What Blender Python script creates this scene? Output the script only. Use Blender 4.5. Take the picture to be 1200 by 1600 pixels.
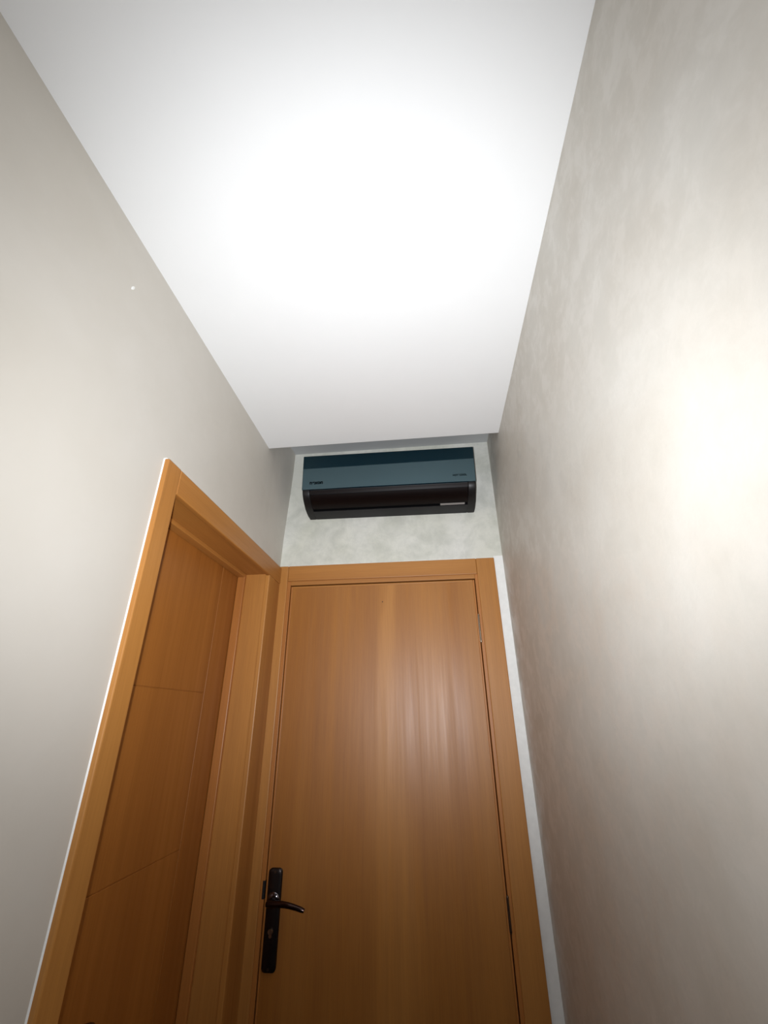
import bpy, bmesh, math, random
from mathutils import Vector, Matrix, noise

# ------------------------------------------------------------------ scene, camera, light
sc = bpy.context.scene
for o in list(bpy.data.objects):
    bpy.data.objects.remove(o, do_unlink=True)
C = sc.collection
CAM_Z = 1.51                                   # eye height above the floor
PITCH, YAW, ROLL, FPX = 0.4443, -0.1009, -0.0102, 675.25


def camera_axes(p, y, r):
    fwd = Vector((math.sin(y) * math.cos(p), math.cos(y) * math.cos(p), math.sin(p)))
    right = fwd.cross(Vector((0, 0, 1))).normalized()
    up = right.cross(fwd)
    return right * math.cos(r) + up * math.sin(r), up * math.cos(r) - right * math.sin(r), fwd


R_, U_, F_ = camera_axes(PITCH, YAW, ROLL)
cd = bpy.data.cameras.new('camera')
cam = bpy.data.objects.new('camera', cd)
C.objects.link(cam)
cd.sensor_fit = 'VERTICAL'
cd.sensor_height = 32.0
cd.lens = FPX / 1600.0 * 32.0
cd.clip_start = 0.02
m = Matrix.Identity(4)
for i in range(3):
    m[i][0], m[i][1], m[i][2] = R_[i], U_[i], -F_[i]
m[2][3] = CAM_Z
cam.matrix_world = m
sc.camera = cam

w = bpy.data.worlds.new('world')
sc.world = w
w.use_nodes = True
w.node_tree.nodes['Background'].inputs[0].default_value = (0.9, 0.95, 1.0, 1)
w.node_tree.nodes['Background'].inputs[1].default_value = 0.02

# the photographer's phone flash: two small white LEDs beside the lens, one behind a narrow, one behind a wide optic
FLASH_TILT = 0.08
r2, u2, f2 = camera_axes(PITCH + FLASH_TILT, YAW, 0)
for dx, watts, cone in ((-0.030, 61.0, 105), (-0.036, 31.0, 156)):
    fd = bpy.data.lights.new('phone_flash', 'SPOT')
    fd.energy = watts
    fd.color = (0.955, 0.985, 1.04)
    fd.shadow_soft_size = 0.005
    fd.spot_size = math.radians(cone)
    fd.spot_blend = 1.0
    fl = bpy.data.objects.new('phone_flash', fd)
    C.objects.link(fl)
    m = Matrix.Identity(4)
    for i in range(3):
        m[i][0], m[i][1], m[i][2] = r2[i], u2[i], -f2[i]
    m[0][3], m[1][3], m[2][3] = dx, 0.0, CAM_Z + 0.008
    fl.matrix_world = m

vs = sc.view_settings
vs.view_transform = 'Standard'
vs.look = 'None'
vs.gamma = 1
vs.use_curve_mapping = False
vs.exposure = 0.08


# ------------------------------------------------------------------ materials
def lin(c):
    return tuple(((v / 255) / 12.92 if v / 255 <= 0.04045 else ((v / 255 + 0.055) / 1.055) ** 2.4) for v in c) + (1.0,)


class NT:
    def __init__(s, name):
        s.m = bpy.data.materials.new(name)
        s.m.use_nodes = True
        s.t = s.m.node_tree
        s.b = s.t.nodes['Principled BSDF']

    def n(s, typ, **kw):
        nd = s.t.nodes.new(typ)
        for k, v in kw.items():
            setattr(nd, k, v)
        return nd

    def l(s, a, b):
        s.t.links.new(a, b)

    def coords(s, scale, rot=(0, 0, 0), loc=(0, 0, 0)):
        tc = s.n('ShaderNodeTexCoord')
        mp = s.n('ShaderNodeMapping')
        mp.inputs['Scale'].default_value = scale
        mp.inputs['Rotation'].default_value = rot
        mp.inputs['Location'].default_value = loc
        s.l(tc.outputs['Object'], mp.inputs['Vector'])
        return mp.outputs['Vector']

    def noise(s, vec, scale, detail=3, rough=0.5, dist=0.0):
        nd = s.n('ShaderNodeTexNoise')
        nd.inputs['Scale'].default_value = scale
        nd.inputs['Detail'].default_value = detail
        nd.inputs['Roughness'].default_value = rough
        nd.inputs['Distortion'].default_value = dist
        s.l(vec, nd.inputs['Vector'])
        return nd.outputs['Fac']

    def ramp(s, fac, stops):
        r = s.n('ShaderNodeValToRGB')
        while len(r.color_ramp.elements) < len(stops):
            r.color_ramp.elements.new(0.5)
        for e, (p, c) in zip(r.color_ramp.elements, stops):
            e.position = p
            e.color = c
        s.l(fac, r.inputs['Fac'])
        return r.outputs['Color']

    def mix(s, fac, a, b, mode='MIX'):
        nd = s.n('ShaderNodeMix', data_type='RGBA', blend_type=mode)
        for sock, v in ((nd.inputs['Factor'], fac), (nd.inputs['A'], a), (nd.inputs['B'], b)):
            pass
        ins = [i for i in nd.inputs if i.enabled]
        for sock, v in zip(ins, (fac, a, b)):
            if hasattr(v, 'links'):
                s.l(v, sock)
            else:
                sock.default_value = v
        return [o for o in nd.outputs if o.enabled][0]

    def rng(s, fac, a, b, lo=0.0, hi=1.0):
        nd = s.n('ShaderNodeMapRange')
        nd.inputs['From Min'].default_value = lo
        nd.inputs['From Max'].default_value = hi
        nd.inputs['To Min'].default_value = a
        nd.inputs['To Max'].default_value = b
        s.l(fac, nd.inputs['Value'])
        return nd.outputs['Result']

    def bump(s, h, strength, dist):
        b = s.n('ShaderNodeBump')
        b.inputs['Strength'].default_value = strength
        b.inputs['Distance'].default_value = dist
        s.l(h, b.inputs['Height'])
        s.l(b.outputs['Normal'], s.b.inputs['Normal'])


def simple(name, col, rough=0.5, metal=0.0, spec=0.5, ior=None, coat=0.0):
    t = NT(name)
    # faint unevenness so that no surface is a perfectly flat colour
    v = t.coords((1, 1, 1))
    f = t.noise(v, 40, 2)
    c = lin(col)
    t.l(t.ramp(f, [(0.3, tuple(x * 0.93 for x in c[:3]) + (1,)), (0.7, c)]), t.b.inputs['Base Color'])
    t.b.inputs['Roughness'].default_value = rough
    t.b.inputs['Metallic'].default_value = metal
    t.b.inputs['Specular IOR Level'].default_value = spec
    t.b.inputs['Coat Weight'].default_value = coat
    t.b.inputs['Coat Roughness'].default_value = 0.12
    if ior:
        t.b.inputs['IOR'].default_value = ior
    return t.m


def plaster(name, base, patch, scale, rough, spec=0.5, mott=0.03, sheen=0.07, relief=0.08):
    """polished decorative plaster: cloudy tone, trowelled flakes with a satin sheen"""
    t = NT(name)
    v = t.coords((1, 1, 1))
    big = t.noise(v, 2.0 * scale, 4, 0.55, 0.2)
    med = t.noise(v, 7 * scale, 8, 0.68, 0.25)
    fine = t.noise(v, 60, 3, 0.6)
    c1 = t.ramp(big, [(0.32, lin(base)), (0.68, lin(patch))])
    flake = t.rng(med, 0.0, 1.0, 0.47, 0.57)
    c2 = t.ramp(med, [(0.36, (1 - mott, 1 - mott * 0.95, 1 - mott, 1)), (0.60, (1, 1, 1, 1))])
    t.l(t.mix(1.0, c1, c2, 'MULTIPLY'), t.b.inputs['Base Color'])
    t.l(t.rng(flake, rough + sheen, rough - sheen), t.b.inputs['Roughness'])
    t.b.inputs['Specular IOR Level'].default_value = spec
    if relief:
        t.bump(t.mix(0.2, med, fine), relief, 0.004)
    return t.m


def wood(name, light, dark, axis='z', rough=0.44, figure=1.0, seed=0.0, heart=None):
    """beech veneer under satin lacquer, grain along the given axis"""
    t = NT(name)
    a = {'x': 0, 'y': 1, 'z': 2}[axis]

    def sc_(across, along):
        s = [across] * 3
        s[a] = along
        return tuple(s)
    v1 = t.coords(sc_(5.0, 0.30), loc=(seed, seed * 1.7, seed * 0.6))
    v2 = t.coords(sc_(34.0, 0.9), loc=(seed * 2, seed, 0))
    v3 = t.coords(sc_(330.0, 9.0))
    broad = t.noise(v1, 1.0, 3, 0.5, 0.5 * figure)
    streak = t.noise(v2, 1.0, 4, 0.6, 0.3)
    fleck = t.noise(v3, 1.0, 2, 0.5)
    c = t.ramp(broad, [(0.30, lin(dark)), (0.70, lin(light))])
    c = t.mix(1.0, c, t.ramp(streak, [(0.30, (0.88, 0.86, 0.82, 1)), (0.70, (1.03, 1.03, 1.02, 1))]), 'MULTIPLY')
    c = t.mix(1.0, c, t.ramp(fleck, [(0.30, (0.92, 0.90, 0.88, 1)), (0.60, (1, 1, 1, 1))]), 'MULTIPLY')
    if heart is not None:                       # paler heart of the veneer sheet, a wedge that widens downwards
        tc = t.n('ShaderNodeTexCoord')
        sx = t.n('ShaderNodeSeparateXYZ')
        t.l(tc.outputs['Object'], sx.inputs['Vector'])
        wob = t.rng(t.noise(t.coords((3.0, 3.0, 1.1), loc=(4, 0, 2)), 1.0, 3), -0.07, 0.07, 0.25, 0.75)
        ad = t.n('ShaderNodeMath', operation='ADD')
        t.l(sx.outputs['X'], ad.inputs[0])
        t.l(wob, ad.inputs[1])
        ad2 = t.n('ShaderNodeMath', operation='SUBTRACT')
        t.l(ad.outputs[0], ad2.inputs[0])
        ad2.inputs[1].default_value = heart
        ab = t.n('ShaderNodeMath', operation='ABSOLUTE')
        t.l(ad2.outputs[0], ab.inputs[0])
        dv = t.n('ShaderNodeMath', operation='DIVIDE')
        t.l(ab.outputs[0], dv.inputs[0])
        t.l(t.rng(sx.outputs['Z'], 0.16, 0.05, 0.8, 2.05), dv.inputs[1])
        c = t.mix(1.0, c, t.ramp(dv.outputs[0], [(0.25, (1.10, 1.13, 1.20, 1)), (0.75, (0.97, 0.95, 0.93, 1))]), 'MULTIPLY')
    t.l(c, t.b.inputs['Base Color'])
    t.l(t.rng(streak, rough + 0.06, rough - 0.06, 0.3, 0.7), t.b.inputs['Roughness'])
    t.b.inputs['Specular IOR Level'].default_value = 0.5
    t.bump(fleck, 0.05, 0.001)
    return t.m


M = {}
M['ceiling'] = plaster('ceiling_paint', (234, 235, 234), (236, 237, 236), 1.0, 0.65, 0.2, 0.008, 0.0, 0.0)
M['recess'] = plaster('grey_recess_ceiling', (176, 177, 176), (182, 183, 182), 1.0, 0.65, 0.2, 0.01, 0.0, 0.0)  # recess ceiling in an even grey, darker than the lowered ceiling
M['wall'] = plaster('wall_plaster', (198, 192, 181), (206, 202, 193), 2.4, 0.48, 0.4, 0.06, 0.10, 0.15)
M['wall_side'] = plaster('smooth_wall_plaster', (198, 192, 181), (204, 199, 190), 1.0, 0.5, 0.4, 0.015, 0.05, 0.05)
M['wall_end'] = plaster('end_wall_plaster', (212, 212, 199), (224, 223, 216), 1.7, 0.46, 0.5, 0.20)
M['caulk'] = simple('white_filler', (240, 240, 236), 0.6)
WL, WD = (188, 131, 66), (168, 110, 49)
M['wood_v'] = wood('beech_veneer_upright', WL, WD, 'z')
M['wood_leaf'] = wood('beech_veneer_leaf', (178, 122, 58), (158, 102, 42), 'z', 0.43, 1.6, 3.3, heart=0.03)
M['wood_leaf2'] = wood('beech_veneer_side_leaf', (170, 108, 45), (153, 93, 35), 'z', 0.46, 1.2, 7.1)
M['wood_x'] = wood('beech_veneer_across', WL, WD, 'x')
M['wood_y'] = wood('beech_veneer_lengthwise', WL, WD, 'y')
M['wood_edge'] = wood('beech_edge_strip', (184, 120, 58), (164, 102, 46), 'z', 0.42, 1.0, 1.4)
M['bronze'] = simple('dark_bronze', (60, 54, 52), 0.32, 0.9)
M['lever'] = simple('brown_bronze', (64, 50, 47), 0.16, 0.95)
M['polished'] = simple('polished_dark_chrome', (112, 106, 110), 0.12, 1.0)
M['steel'] = simple('hinge_steel', (170, 158, 140), 0.32, 1.0)
M['hinge_dark'] = simple('dark_hinge_steel', (92, 78, 66), 0.4, 0.9)
M['black'] = simple('black_recess', (10, 9, 9), 0.6)
M['ac_body'] = simple('charcoal_plastic', (25, 24, 26), 0.4, 0.0, 0.3)
M['ac_cap'] = simple('black_plastic', (21, 19, 20), 0.4, 0.0, 0.3)
M['ac_flap'] = simple('black_brown_gloss', (16, 8, 7), 0.42, 0.0, 0.12)
M['ac_inner'] = simple('black_slot', (6, 6, 8), 0.5)
M['ac_silver'] = simple('silver_strip', (150, 146, 144), 0.35, 0.3)
M['ac_text'] = simple('black_lettering', (2, 4, 6), 0.7, 0.0, 0.0)
t = NT('teal_mirror_panel')
t.b.inputs['Base Color'].default_value = lin((1, 26, 38))
t.l(t.rng(t.noise(t.coords((1, 1, 1)), 12, 2), 0.04, 0.07), t.b.inputs['Roughness'])
t.b.inputs['IOR'].default_value = 2.15
t.b.inputs['Specular Tint'].default_value = (0.64, 0.93, 1.0, 1)
M['ac_panel'] = t.m


# ------------------------------------------------------------------ mesh helpers
def link(name, bm, mat, parent=None, kind=None, label=None, smooth=False, origin=None):
    me = bpy.data.meshes.new(name)
    if origin is None:
        origin = parent_world(parent)
    bmesh.ops.translate(bm, verts=bm.verts, vec=-Vector(origin))
    bmesh.ops.recalc_face_normals(bm, faces=bm.faces)
    bm.to_mesh(me)
    bm.free()
    if smooth:
        for p in me.polygons:
            p.use_smooth = True
        try:
            me.set_sharp_from_angle(angle=math.radians(35))
        except Exception:
            pass
    me.materials.append(mat)
    o = bpy.data.objects.new(name, me)
    C.objects.link(o)
    if parent:
        o.parent = parent
        o.location = Vector(origin) - Vector(parent_world(parent))
    else:
        o.location = origin
    if kind:
        o['kind'] = kind
    if label:
        o['label'] = label
    return o


def parent_world(p):
    v = Vector((0, 0, 0))
    while p:
        v = v + p.location
        p = p.parent
    return v


def box(bm, x0, x1, y0, y1, z0, z1, bev=0.0, seg=2):
    r = bmesh.ops.create_cube(bm, size=1.0)
    vs_ = r['verts']
    for v in vs_:
        v.co = Vector(((x0 + x1) / 2 + v.co.x * (x1 - x0), (y0 + y1) / 2 + v.co.y * (y1 - y0), (z0 + z1) / 2 + v.co.z * (z1 - z0)))
    if bev:
        es = {e for v in vs_ for e in v.link_edges}
        bmesh.ops.bevel(bm, geom=list(es), offset=bev, segments=seg, profile=0.5, affect='EDGES')
    return bm


def part(name, dims, mat, parent, bev=0.0015, label=None, seg=2):
    bm = bmesh.new()
    box(bm, *dims, bev=bev, seg=seg)
    return link(name, bm, mat, parent, label=label)


def empty(name, loc, **props):
    e = bpy.data.objects.new(name, None)
    C.objects.link(e)
    e.location = loc
    e.empty_display_size = 0.1
    for k, v in props.items():
        e[k] = v
    return e


def tube(bm, pts, radii, seg=14, flat=1.0):
    """swept tube through points, elliptical by flat (height / depth)"""
    rings = []
    n = len(pts)
    for i, p in enumerate(pts):
        p = Vector(p)
        a = Vector(pts[max(i - 1, 0)])
        b = Vector(pts[min(i + 1, n - 1)])
        d = (b - a).normalized()
        ref = Vector((0, 0, 1)) if abs(d.z) < 0.9 else Vector((1, 0, 0))
        s = d.cross(ref).normalized()
        u = s.cross(d).normalized()
        rings.append([bm.verts.new(p + s * math.cos(q) * radii[i] + u * math.sin(q) * radii[i] * flat)
                      for q in (2 * math.pi * j / seg for j in range(seg))])
    for i in range(n - 1):
        for j in range(seg):
            bm.faces.new((rings[i][j], rings[i][(j + 1) % seg], rings[i + 1][(j + 1) % seg], rings[i + 1][j]))
    bm.faces.new(rings[0][::-1])
    bm.faces.new(rings[-1])
    return bm


# ------------------------------------------------------------------ the setting
XL, XR, D = -0.657, 0.328, 1.8114
YB = -4.0
H = CAM_Z
ZC = H + 1.068            # lowered ceiling
ZR = H + 1.217            # ceiling of the recess at the end wall
YC = 1.527                # edge of the lowered ceiling
T = 0.16


def sm(a, b, v):
    q = min(max((v - a) / (b - a), 0), 1)
    return q * q * (3 - 2 * q)


def lean(y, z):           # the old wall comes in a little towards its far upper corner
    return 0.022 * sm(1.54, D, y) * sm(H + 0.62, H + 1.2, z)


# left wall with the doorway cut out
OY0, OY1, OZ = 0.915, 1.700, H + 0.562
bm = bmesh.new()
ys = [YB, -2.8, -1.5, -0.8, -0.2, 0.3, 0.6, OY0, 1.2, 1.45, 1.54, 1.6, 1.65, OY1, 1.73, 1.76, 1.79, D + 0.02]
zs = [0, 0.6, 1.2, 1.7, OZ, H + 0.62, H + 0.75, H + 0.9, H + 1.0, H + 1.1, H + 1.2, ZR + 0.02]
vd = {}


def gv(i, j):
    if (i, j) not in vd:
        vd[(i, j)] = bm.verts.new((XL + lean(ys[i], zs[j]), ys[i], zs[j]))
    return vd[(i, j)]


for i in range(len(ys) - 1):
    for j in range(len(zs) - 1):
        if ys[i] >= OY0 - 1e-6 and ys[i + 1] <= OY1 + 1e-6 and zs[j + 1] <= OZ + 1e-6:
            continue
        bm.faces.new((gv(i, j), gv(i + 1, j), gv(i + 1, j + 1), gv(i, j + 1)))
ext = bmesh.ops.extrude_face_region(bm, geom=list(bm.faces))
for v in [g for g in ext['geom'] if isinstance(g, bmesh.types.BMVert)]:
    v.co.x = XL - T
wl = link('wall_left', bm, M['wall_side'], kind='structure', label='beige polished plaster wall with the recessed wooden doorway', origin=(0, 0, 0))

bm = bmesh.new()
box(bm, XR, XR + T, YB, D + 0.02, 0, ZR + 0.02)
link('wall_right', bm, M['wall'], kind='structure', label='plain beige polished plaster wall with satin mottling', origin=(0, 0, 0))

# end wall with the doorway cut out
EX0, EX1, EZ = -0.640, 0.236, H + 0.566
bm = bmesh.new()
box(bm, XL - T, EX0, D, D + T, 0, EZ)
box(bm, EX1, XR + T, D, D + T, 0, EZ)
box(bm, XL - T, XR + T, D, D + T, EZ, ZR + 0.02)
link('wall_far', bm, M['wall_end'], kind='structure', label='pale mottled plaster end wall above and beside the flush wooden door', origin=(0, 0, 0))
bm = bmesh.new()
box(bm, XL - T, XR + T, YB - T, YB, 0, ZR + 0.02)
link('wall_back', bm, M['wall'], kind='structure', label='beige plaster wall closing the passage behind the viewer', origin=(0, 0, 0))

bm = bmesh.new()
box(bm, XL - 0.02, XR + 0.02, YB - 0.02, YC, ZC, ZR + 0.12)
link('ceiling', bm, M['ceiling'], kind='structure', label='smooth white lowered ceiling ending short of the end wall', origin=(0, 0, 0))
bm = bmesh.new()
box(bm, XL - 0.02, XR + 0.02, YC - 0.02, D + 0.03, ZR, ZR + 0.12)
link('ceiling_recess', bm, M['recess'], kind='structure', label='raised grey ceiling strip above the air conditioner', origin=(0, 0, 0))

tf = NT('floor_tile')
br = tf.n('ShaderNodeTexBrick')
br.inputs['Color1'].default_value = lin((74, 54, 40))
br.inputs['Color2'].default_value = lin((68, 50, 38))
br.inputs['Mortar'].default_value = lin((46, 38, 32))
br.inputs['Scale'].default_value = 1.0
br.inputs['Mortar Size'].default_value = 0.004
br.inputs['Brick Width'].default_value = 0.4
br.inputs['Row Height'].default_value = 0.4
br.offset = 0
tf.l(tf.coords((1, 1, 1)), br.inputs['Vector'])
tf.l(br.outputs['Color'], tf.b.inputs['Base Color'])
tf.b.inputs['Roughness'].default_value = 0.35
bm = bmesh.new()
box(bm, XL - 0.30, XR + T, YB - T, D + T, -0.1, 0)
link('floor', bm, tf.m, kind='structure', label='dark brown tiled passage floor', origin=(0, 0, 0))

# strip of white filler between the end door and the right wall
bm = bmesh.new()
box(bm, 0.2897, XR + 0.002, D - 0.0025, D + 0.004, 0, H + 0.628, 0.001)
link('trim_1', bm, M['caulk'], kind='structure', label='upright white filler strip between the end door casing and the beige wall', origin=(0, 0, 0))

# a fleck of white filler on the left wall
bm = bmesh.new()
bmesh.ops.create_icosphere(bm, subdivisions=2, radius=1.0)
for v in bm.verts:
    v.co = Vector((XL + v.co.x * 0.0012, 0.632 + v.co.y * 0.004 + v.co.z * 0.003, H + 0.926 + v.co.z * 0.008))
link('filler_fleck', bm, M['caulk'], wl, smooth=True, label='small white fleck of filler')


# ------------------------------------------------------------------ door handle set (plate, lever, key cylinder)
def door_handle(parent, P, lever_dir, label):
    """P(u, v, w): u along the door towards the lever tip, v up, w out from the leaf; returns world points"""
    bm = bmesh.new()
    # back plate with rounded ends, swelling slightly
    ol = []
    hw, top, bot, rc = 0.0235, 0.098, -0.165, 0.012
    for cx, cz, a0 in ((hw - rc, top - rc, 0), (-hw + rc, top - rc, 90), (-hw + rc, bot + rc, 180), (hw - rc, bot + rc, 270)):
        for k in range(7):
            a = math.radians(a0 + 15 * k)
            ol.append((cx + rc * math.cos(a), cz + rc * math.sin(a)))
    rings = []
    for inset, wv in ((0.0, 0.0), (0.0, 0.006), (0.0015, 0.0085), (0.005, 0.010), (0.010, 0.0112)):
        rings.append([bm.verts.new(P(u * (1 - inset / hw), (v - (top + bot) / 2) * (1 - inset / 0.13) + (top + bot) / 2, wv)) for u, v in ol])
    n = len(ol)
    for a, b in zip(rings, rings[1:]):
        for j in range(n):
            bm.faces.new((a[j], a[(j + 1) % n], b[(j + 1) % n], b[j]))
    bm.faces.new(rings[-1])
    bm.faces.new(rings[0][::-1])
    h = link('door_handle', bm, M['bronze'], parent, label=label, smooth=True)
    # lever: hub, neck and gently drooping grip
    bm = bmesh.new()
    hub = [P(0, 0.014, q) for q in (0.008, 0.014, 0.016, 0.030, 0.036)]
    tube(bm, hub, [0.010, 0.011, 0.011, 0.011, 0.011], 18)
    pts, rad = [], []
    for k in range(15):
        s = k / 14
        u = -0.010 + 0.128 * s
        v = 0.014 + 0.004 * math.sin(s * math.pi) - 0.010 * max(0, s - 0.35) ** 1.5 * 2
        wv = 0.046 + 0.010 * math.sin(min(s * 1.4, 1) * math.pi / 2)
        pts.append(P(u, v, wv))
        rad.append((0.0105 if k else 0.008) - 0.0035 * s)
    rad[-1] *= 0.8
    tube(bm, pts, rad, 14)
    tube(bm, [P(0, 0.014, 0.03), P(0, 0.014, 0.048)], [0.012, 0.0115], 16)
    link('lever', bm, M['lever'], h, smooth=True, label='curved brown metal lever')
    bm = bmesh.new()
    tube(bm, [P(0, 0.014, q) for q in (0.009, 0.0125, 0.0150, 0.0165, 0.0172)], [0.0225, 0.0220, 0.0190, 0.0145, 0.0110], 28)
    link('rosette', bm, M['polished'], h, smooth=True, label='polished domed rosette behind the lever')
    # key cylinder: round head over a narrower slot body
    bm = bmesh.new()
    tube(bm, [P(0, -0.064, 0.006), P(0, -0.064, 0.016), P(0, -0.064, 0.018)], [0.0088, 0.0088, 0.0075], 18)
    tube(bm, [P(0, -0.075, 0.006), P(0, -0.075, 0.015)], [0.0052, 0.005], 12)
    link('key_cylinder', bm, M['steel'], h, smooth=True, label='metal key cylinder')
    bm = bmesh.new()
    for v in (0.088, -0.155):
        tube(bm, [P(0, v, 0.007), P(0, v, 0.0115)], [0.0042, 0.0038], 10)
    link('plate_screws', bm, M['hinge_dark'], h, smooth=True)
    return h


# ------------------------------------------------------------------ end door
d1 = empty('door_1', ((EX0 + EX1) / 2, D, 0), kind='structure', label='flush beech veneer door in the end wall under the air conditioner')
YF = 1.797                       # casing face
GL, GR, GT = -0.5990, 0.2015, H + 0.5290
CL, CR, CT = -0.6130, 0.2130, H + 0.5470
part('casing', (XL + 0.0002, CL, YF, D + 0.004, 0, H + 0.6165), M['wood_v'], d1, 0.003)
part('casing', (CR, 0.2895, YF, D + 0.004, 0, H + 0.6165), M['wood_v'], d1, 0.003)
part('casing', (CL + 0.0003, CR - 0.0003, YF + 0.0006, D + 0.004, CT, H + 0.6165), M['wood_x'], d1, 0.003)
part('jamb', (EX0 + 0.001, GL, 1.8035, D + 0.11, 0, GT + 0.03), M['wood_edge'], d1, 0.0015)
part('jamb', (GR, EX1 - 0.001, 1.8035, D + 0.11, 0, GT + 0.03), M['wood_edge'], d1, 0.0015)
part('jamb', (GL, GR, 1.8035, D + 0.11, GT, EZ - 0.001), M['wood_x'], d1, 0.0015)
part('door_stop', (GL, GL + 0.014, 1.852, D + 0.10, 0, GT), M['wood_edge'], d1, 0.001)
part('door_stop', (GR - 0.014, GR, 1.852, D + 0.10, 0, GT), M['wood_edge'], d1, 0.001)
part('door_stop', (GL + 0.014, GR - 0.014, 1.852, D + 0.10, GT - 0.014, GT), M['wood_x'], d1, 0.001)
LX0, LX1, LZ, LYF = GL + 0.0035, GR - 0.0035, GT - 0.0055, 1.8045
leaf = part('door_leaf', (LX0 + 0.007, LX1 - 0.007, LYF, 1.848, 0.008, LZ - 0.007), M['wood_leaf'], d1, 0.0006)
part('edge_strip', (LX0, LX0 + 0.0068, LYF + 0.0008, 1.847, 0.008, LZ), M['wood_edge'], leaf, 0.0015)
part('edge_strip', (LX1 - 0.0068, LX1, LYF + 0.0008, 1.847, 0.008, LZ), M['wood_edge'], leaf, 0.0015)
part('edge_strip', (LX0 + 0.007, LX1 - 0.007, LYF + 0.0008, 1.847, LZ - 0.0068, LZ), M['wood_x'], leaf, 0.0015)
bm = bmesh.new()
tube(bm, [(-0.193, LYF + 0.002, H + 0.443), (-0.193, LYF - 0.0008, H + 0.443)], [0.0028, 0.0022], 10)
link('nail_hole', bm, M['black'], leaf, smooth=True, label='tiny dark nail hole')
# hinges on the right edge, each a three-knuckle barrel with two thin leaves
for zc, mat, hl in ((H + 0.322, M['steel'], 0.05), (H - 0.562, M['hinge_dark'], 0.04), (0.25, M['hinge_dark'], 0.04)):
    bm = bmesh.new()
    gx = GR - 0.0015
    for k in range(3):
        z0 = zc - hl + k * 2 * hl / 3
        tube(bm, [(gx, LYF - 0.0035, z0 + 0.0006), (gx, LYF - 0.0035, z0 + 2 * hl / 3 - 0.0006)], [0.0034, 0.0034], 12)
    tube(bm, [(gx, LYF - 0.0035, zc + hl), (gx, LYF - 0.0035, zc + hl + 0.003), (gx, LYF - 0.0035, zc + hl + 0.007)], [0.004, 0.004, 0.002], 12)
    tube(bm, [(gx, LYF - 0.0035, zc - hl - 0.007), (gx, LYF - 0.0035, zc - hl - 0.003), (gx, LYF - 0.0035, zc - hl)], [0.002, 0.004, 0.004], 12)
    box(bm, gx + 0.0008, gx + 0.0032, LYF - 0.0012, LYF + 0.010, zc - hl, zc + hl)
    box(bm, gx - 0.0038, gx - 0.0008, LYF - 0.0008, LYF + 0.010, zc - hl, zc + hl)
    link('hinge', bm, mat, d1, smooth=True)
part('strike_plate', (GL - 0.0075, GL + 0.001, 1.8020, 1.84, H - 0.543, H - 0.494), M['black'], d1, 0.001, label='black strike plate in the jamb')
door_handle(d1, lambda u, v, wv: Vector((-0.5635 + u, LYF - wv, H - 0.556 + v)), 1, 'black bronze handle plate with curved lever')
# bead of white filler between casing and wall
bm = bmesh.new()
box(bm, XL + 0.03, 0.2895, D - 0.004, D + 0.004, H + 0.6165, H + 0.6195)
link('filler_bead', bm, M['caulk'], d1)

# ------------------------------------------------------------------ side door in the left wall
d2 = empty('door_2', (XL, (OY0 + OY1) / 2, 0), kind='structure', label='recessed grooved beech door in the beige side wall')
XF = XL + 0.014                   # casing face
NY, FY, HZ = 0.943, 1.659, H + 0.536
CTOP = H + 0.6085
part('casing', (XL - 0.004, XF, 0.883, NY, 0, CTOP), M['wood_v'], d2, 0.003)
part('casing', (XL - 0.004, XF, FY, 1.722, 0, HZ - 0.0003), M['wood_v'], d2, 0.003)
part('casing', (XL - 0.004, XF - 0.0006, NY + 0.0003, 1.7955, HZ, CTOP), M['wood_y'], d2, 0.003)
part('filler_board', (XL - 0.004, XF - 0.0040, 1.7225, 1.7965, 0, HZ - 0.0003), M['wood_v'], d2, 0.001)
JN, JF, JZ = 0.938, 1.6645, H + 0.5415
part('jamb', (XL - T, XL - 0.001, OY0 + 0.001, JN, 0, JZ), M['wood_v'], d2, 0.001)
part('jamb', (XL - T, XL - 0.001, JF, OY1 - 0.001, 0, JZ), M['wood_v'], d2, 0.001)
part('jamb', (XL - T, XL - 0.001, OY0 + 0.001, OY1 - 0.001, JZ, OZ - 0.001), M['wood_y'], d2, 0.001)
SX0, SX1 = XL - 0.118, XL - 0.087
part('door_stop', (SX0, SX1, JN, JN + 0.0145, 0, JZ), M['wood_edge'], d2, 0.002)
part('door_stop', (SX0, SX1, JF - 0.0145, JF, 0, JZ), M['wood_edge'], d2, 0.002)
part('door_stop', (SX0, SX1, JN + 0.0145, JF - 0.0145, JZ - 0.0145, JZ), M['wood_y'], d2, 0.002)
LF = XL - 0.1195                  # leaf face
leaf2 = part('door_leaf', (LF - 0.038, LF - 0.0022, JN + 0.003, JF - 0.003, 0.008, JZ - 0.004), M['wood_leaf2'], d2, 0.001)
VG = 1.522
zz = [0.008, H - 1.211, H - 0.780, H - 0.349, H + 0.082, JZ - 0.004]
for a, b in zip(zz, zz[1:]):
    part('panel', (LF - 0.0024, LF, JN + 0.003, VG - 0.0012, a + 0.0012, b - 0.0012), M['wood_leaf2'], leaf2, 0.0009)
part('stile', (LF - 0.0024, LF, VG + 0.0012, JF - 0.003, 0.008, JZ - 0.004), M['wood_leaf2'], leaf2, 0.0009)
door_handle(d2, lambda u, v, wv: Vector((LF + wv, 1.046 + u, H - 0.560 + v)), 1, 'dark bronze handle plate with lever')
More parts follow.
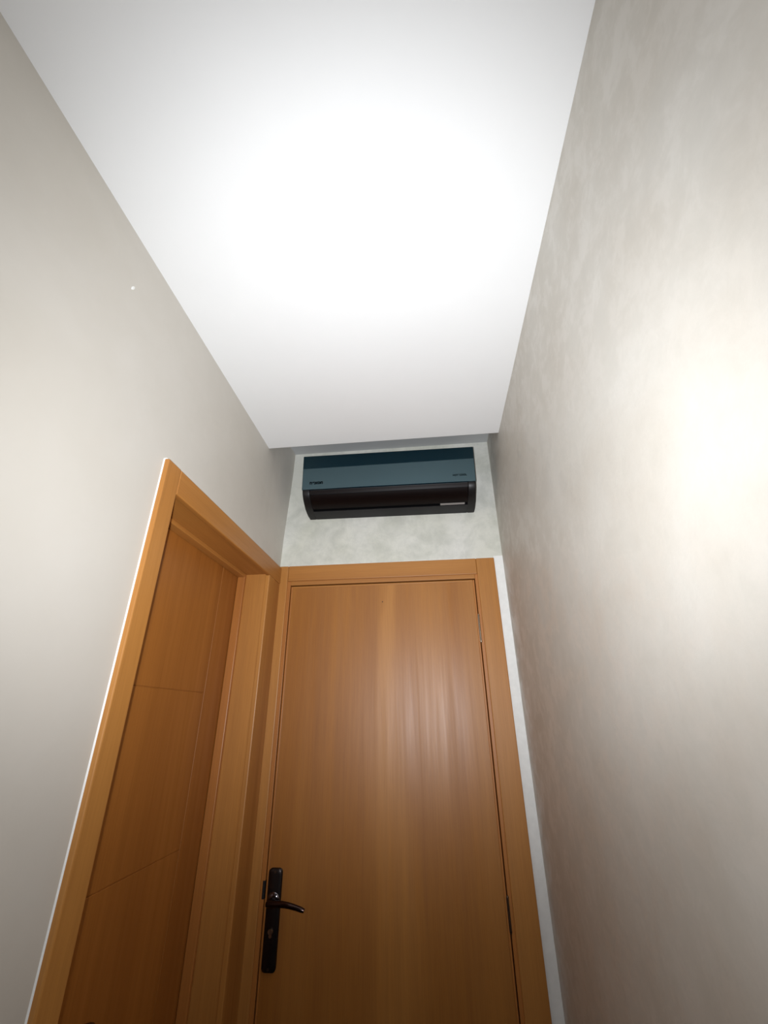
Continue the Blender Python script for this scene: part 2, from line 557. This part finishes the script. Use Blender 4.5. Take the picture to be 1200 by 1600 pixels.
# white filler bead round the casing
bm = bmesh.new()
for (y0, y1, z0, z1) in ((0.8795, 0.8835, 0, CTOP), ):
    a = [bm.verts.new(p) for p in ((XL - 0.001, y0, z0), (XL + 0.003, y1, z0), (XL - 0.001, y1, z0), (XL - 0.001, y0, z1), (XL + 0.003, y1, z1), (XL - 0.001, y1, z1))]
    for f in ((0, 1, 4, 3), (1, 2, 5, 4), (2, 0, 3, 5), (0, 2, 1), (3, 4, 5)):
        bm.faces.new([a[i] for i in f])
link('filler_bead', bm, M['caulk'], d2)
bm = bmesh.new()
box(bm, XL - 0.001, XL + 0.007, 0.8836, 1.795, CTOP, CTOP + 0.002)
link('filler_bead', bm, M['caulk'], d2)

# ------------------------------------------------------------------ air conditioner in the recess
AX0, AX1 = -0.5345, 0.2300
ac = empty('air_conditioner', ((AX0 + AX1) / 2, D, H + 0.842), category='air conditioner',
           label='black wall air conditioner with teal mirror front mounted above the end door')
PROF = [(0.0, 0.843), (0.030, 0.8455), (0.058, 0.850), (0.085, 0.857), (0.112, 0.867), (0.134, 0.881), (0.149, 0.897), (0.156, 0.912)]
TOP = [(0.166, 1.075), (0.160, 1.088), (0.140, 1.094), (0.0, 1.096)]


def W(x, d, z):
    return Vector((x, D - d, H + z))


def extrude_x(prof, x0, x1, bev=0.0):
    bm = bmesh.new()
    a = [bm.verts.new(W(x0, d, z)) for d, z in prof]
    b = [bm.verts.new(W(x1, d, z)) for d, z in prof]
    n = len(prof)
    for i in range(n):
        bm.faces.new((a[i], a[(i + 1) % n], b[(i + 1) % n], b[i]))
    fa = bm.faces.new(a[::-1])
    fb = bm.faces.new(b)
    if bev:
        es = {e for f in (fa, fb) for e in f.edges}
        bmesh.ops.bevel(bm, geom=list(es), offset=bev, segments=3, profile=0.5, affect='EDGES')
    return bm


def shell(prof, thick, x0, x1, bev=0.0):
    """band of given thickness that follows an open profile (thickness goes inwards, up and to the wall)"""
    inner = []
    for i, (d, z) in enumerate(prof):
        a = prof[max(i - 1, 0)]
        b = prof[min(i + 1, len(prof) - 1)]
        td, tz = b[0] - a[0], b[1] - a[1]
        l = math.hypot(td, tz)
        inner.append((d - tz / l * thick, z + td / l * thick))
    return extrude_x(prof + inner[::-1], x0, x1, bev)


def shrink(prof, c, s):
    out = []
    for d, z in prof:
        out.append((max(d - s, 0.0) if d > 0.01 else d, z + (s if z < c else -s)))
    return out


CAPL, CAPR = AX0 + 0.034, AX1 - 0.034
body = link('housing', extrude_x(shrink(PROF + TOP, 0.95, 0.012), AX0 + 0.002, AX1 - 0.002), M['ac_inner'], ac)
link('end_cap', extrude_x(PROF + TOP, AX0, CAPL, 0.0045), M['ac_cap'], ac, smooth=True)
link('end_cap', extrude_x(PROF + TOP, CAPR, AX1, 0.0045), M['ac_cap'], ac, smooth=True)
link('bottom_cover', shell([(0.0, 0.843), (0.030, 0.8455), (0.052, 0.849), (0.066, 0.8518)], 0.004, CAPL, CAPR), M['ac_body'], ac, smooth=True)
link('top_cover', shell([(0.160, 1.088), (0.140, 1.094), (0.0, 1.096)], 0.004, CAPL, CAPR), M['ac_body'], ac, smooth=True)
link('air_flap', shell([(0.081, 0.8570), (0.097, 0.8615), (0.112, 0.8672), (0.124, 0.8742), (0.134, 0.8812), (0.142, 0.889), (0.148, 0.8962)], 0.004, CAPL + 0.0015, CAPR - 0.0015), M['ac_flap'], ac, smooth=True)
link('flap_rail', shell([(0.149, 0.8985), (0.153, 0.906), (0.156, 0.914)], 0.004, CAPL, CAPR), M['ac_flap'], ac, smooth=True)
bm = shell([(0.0690, 0.8535), (0.076, 0.8552), (0.0800, 0.8566)], 0.003, 0.076, 0.183)
link('silver_strip', bm, M['ac_silver'], ac, label='narrow silver strip in the air slot')
# mirror front panel, leaning out slightly towards its top
PB, PT = (0.161, 0.9165), (0.1755, 1.083)
bm = extrude_x([PB, PT, (PT[0] - 0.012, PT[1] + 0.002), (PB[0] - 0.010, PB[1] + 0.001)], AX0 - 0.001, AX1 + 0.001)
bmesh.ops.bevel(bm, geom=list(bm.edges), offset=0.0022, segments=3, profile=0.5, affect='EDGES')
panel = link('front_panel', bm, M['ac_panel'], ac, label='dark teal mirror front panel')


def lettering(txt, x0, x1, zc, mat, parent):
    cu = bpy.data.curves.new('lettering', 'FONT')
    cu.body = txt
    cu.align_x = 'LEFT'
    cu.size = 0.02
    cu.extrude = 0.0003
    cu.offset = 0.0007
    to = bpy.data.objects.new('lettering_source', cu)
    C.objects.link(to)
    bpy.context.view_layer.update()
    me = bpy.data.meshes.new_from_object(to.evaluated_get(bpy.context.evaluated_depsgraph_get()))
    bpy.data.objects.remove(to, do_unlink=True)
    bm = bmesh.new()
    bm.from_mesh(me)
    xs = [v.co.x for v in bm.verts]
    ys_ = [v.co.y for v in bm.verts]
    s = (x1 - x0) / (max(xs) - min(xs))
    yc = (max(ys_) + min(ys_)) / 2
    sl = (PT[0] - PB[0]) / (PT[1] - PB[1])
    for v in bm.verts:
        x = x0 + (v.co.x - min(xs)) * s
        z = zc + (v.co.y - yc) * s
        d = PB[0] + (z - PB[1]) * sl + 0.0004 + v.co.z
        v.co = W(x, d, z)
    return link('lettering', bm, mat, parent, label='small black lettering')


lettering('nexon', AX0 + 0.034, AX0 + 0.094, 0.9475, M['ac_text'], panel)
lettering('HOT COOL', AX1 - 0.096, AX1 - 0.036, 0.9495, M['ac_text'], panel)
ac.rotation_euler = (0, math.radians(0.45), 0)
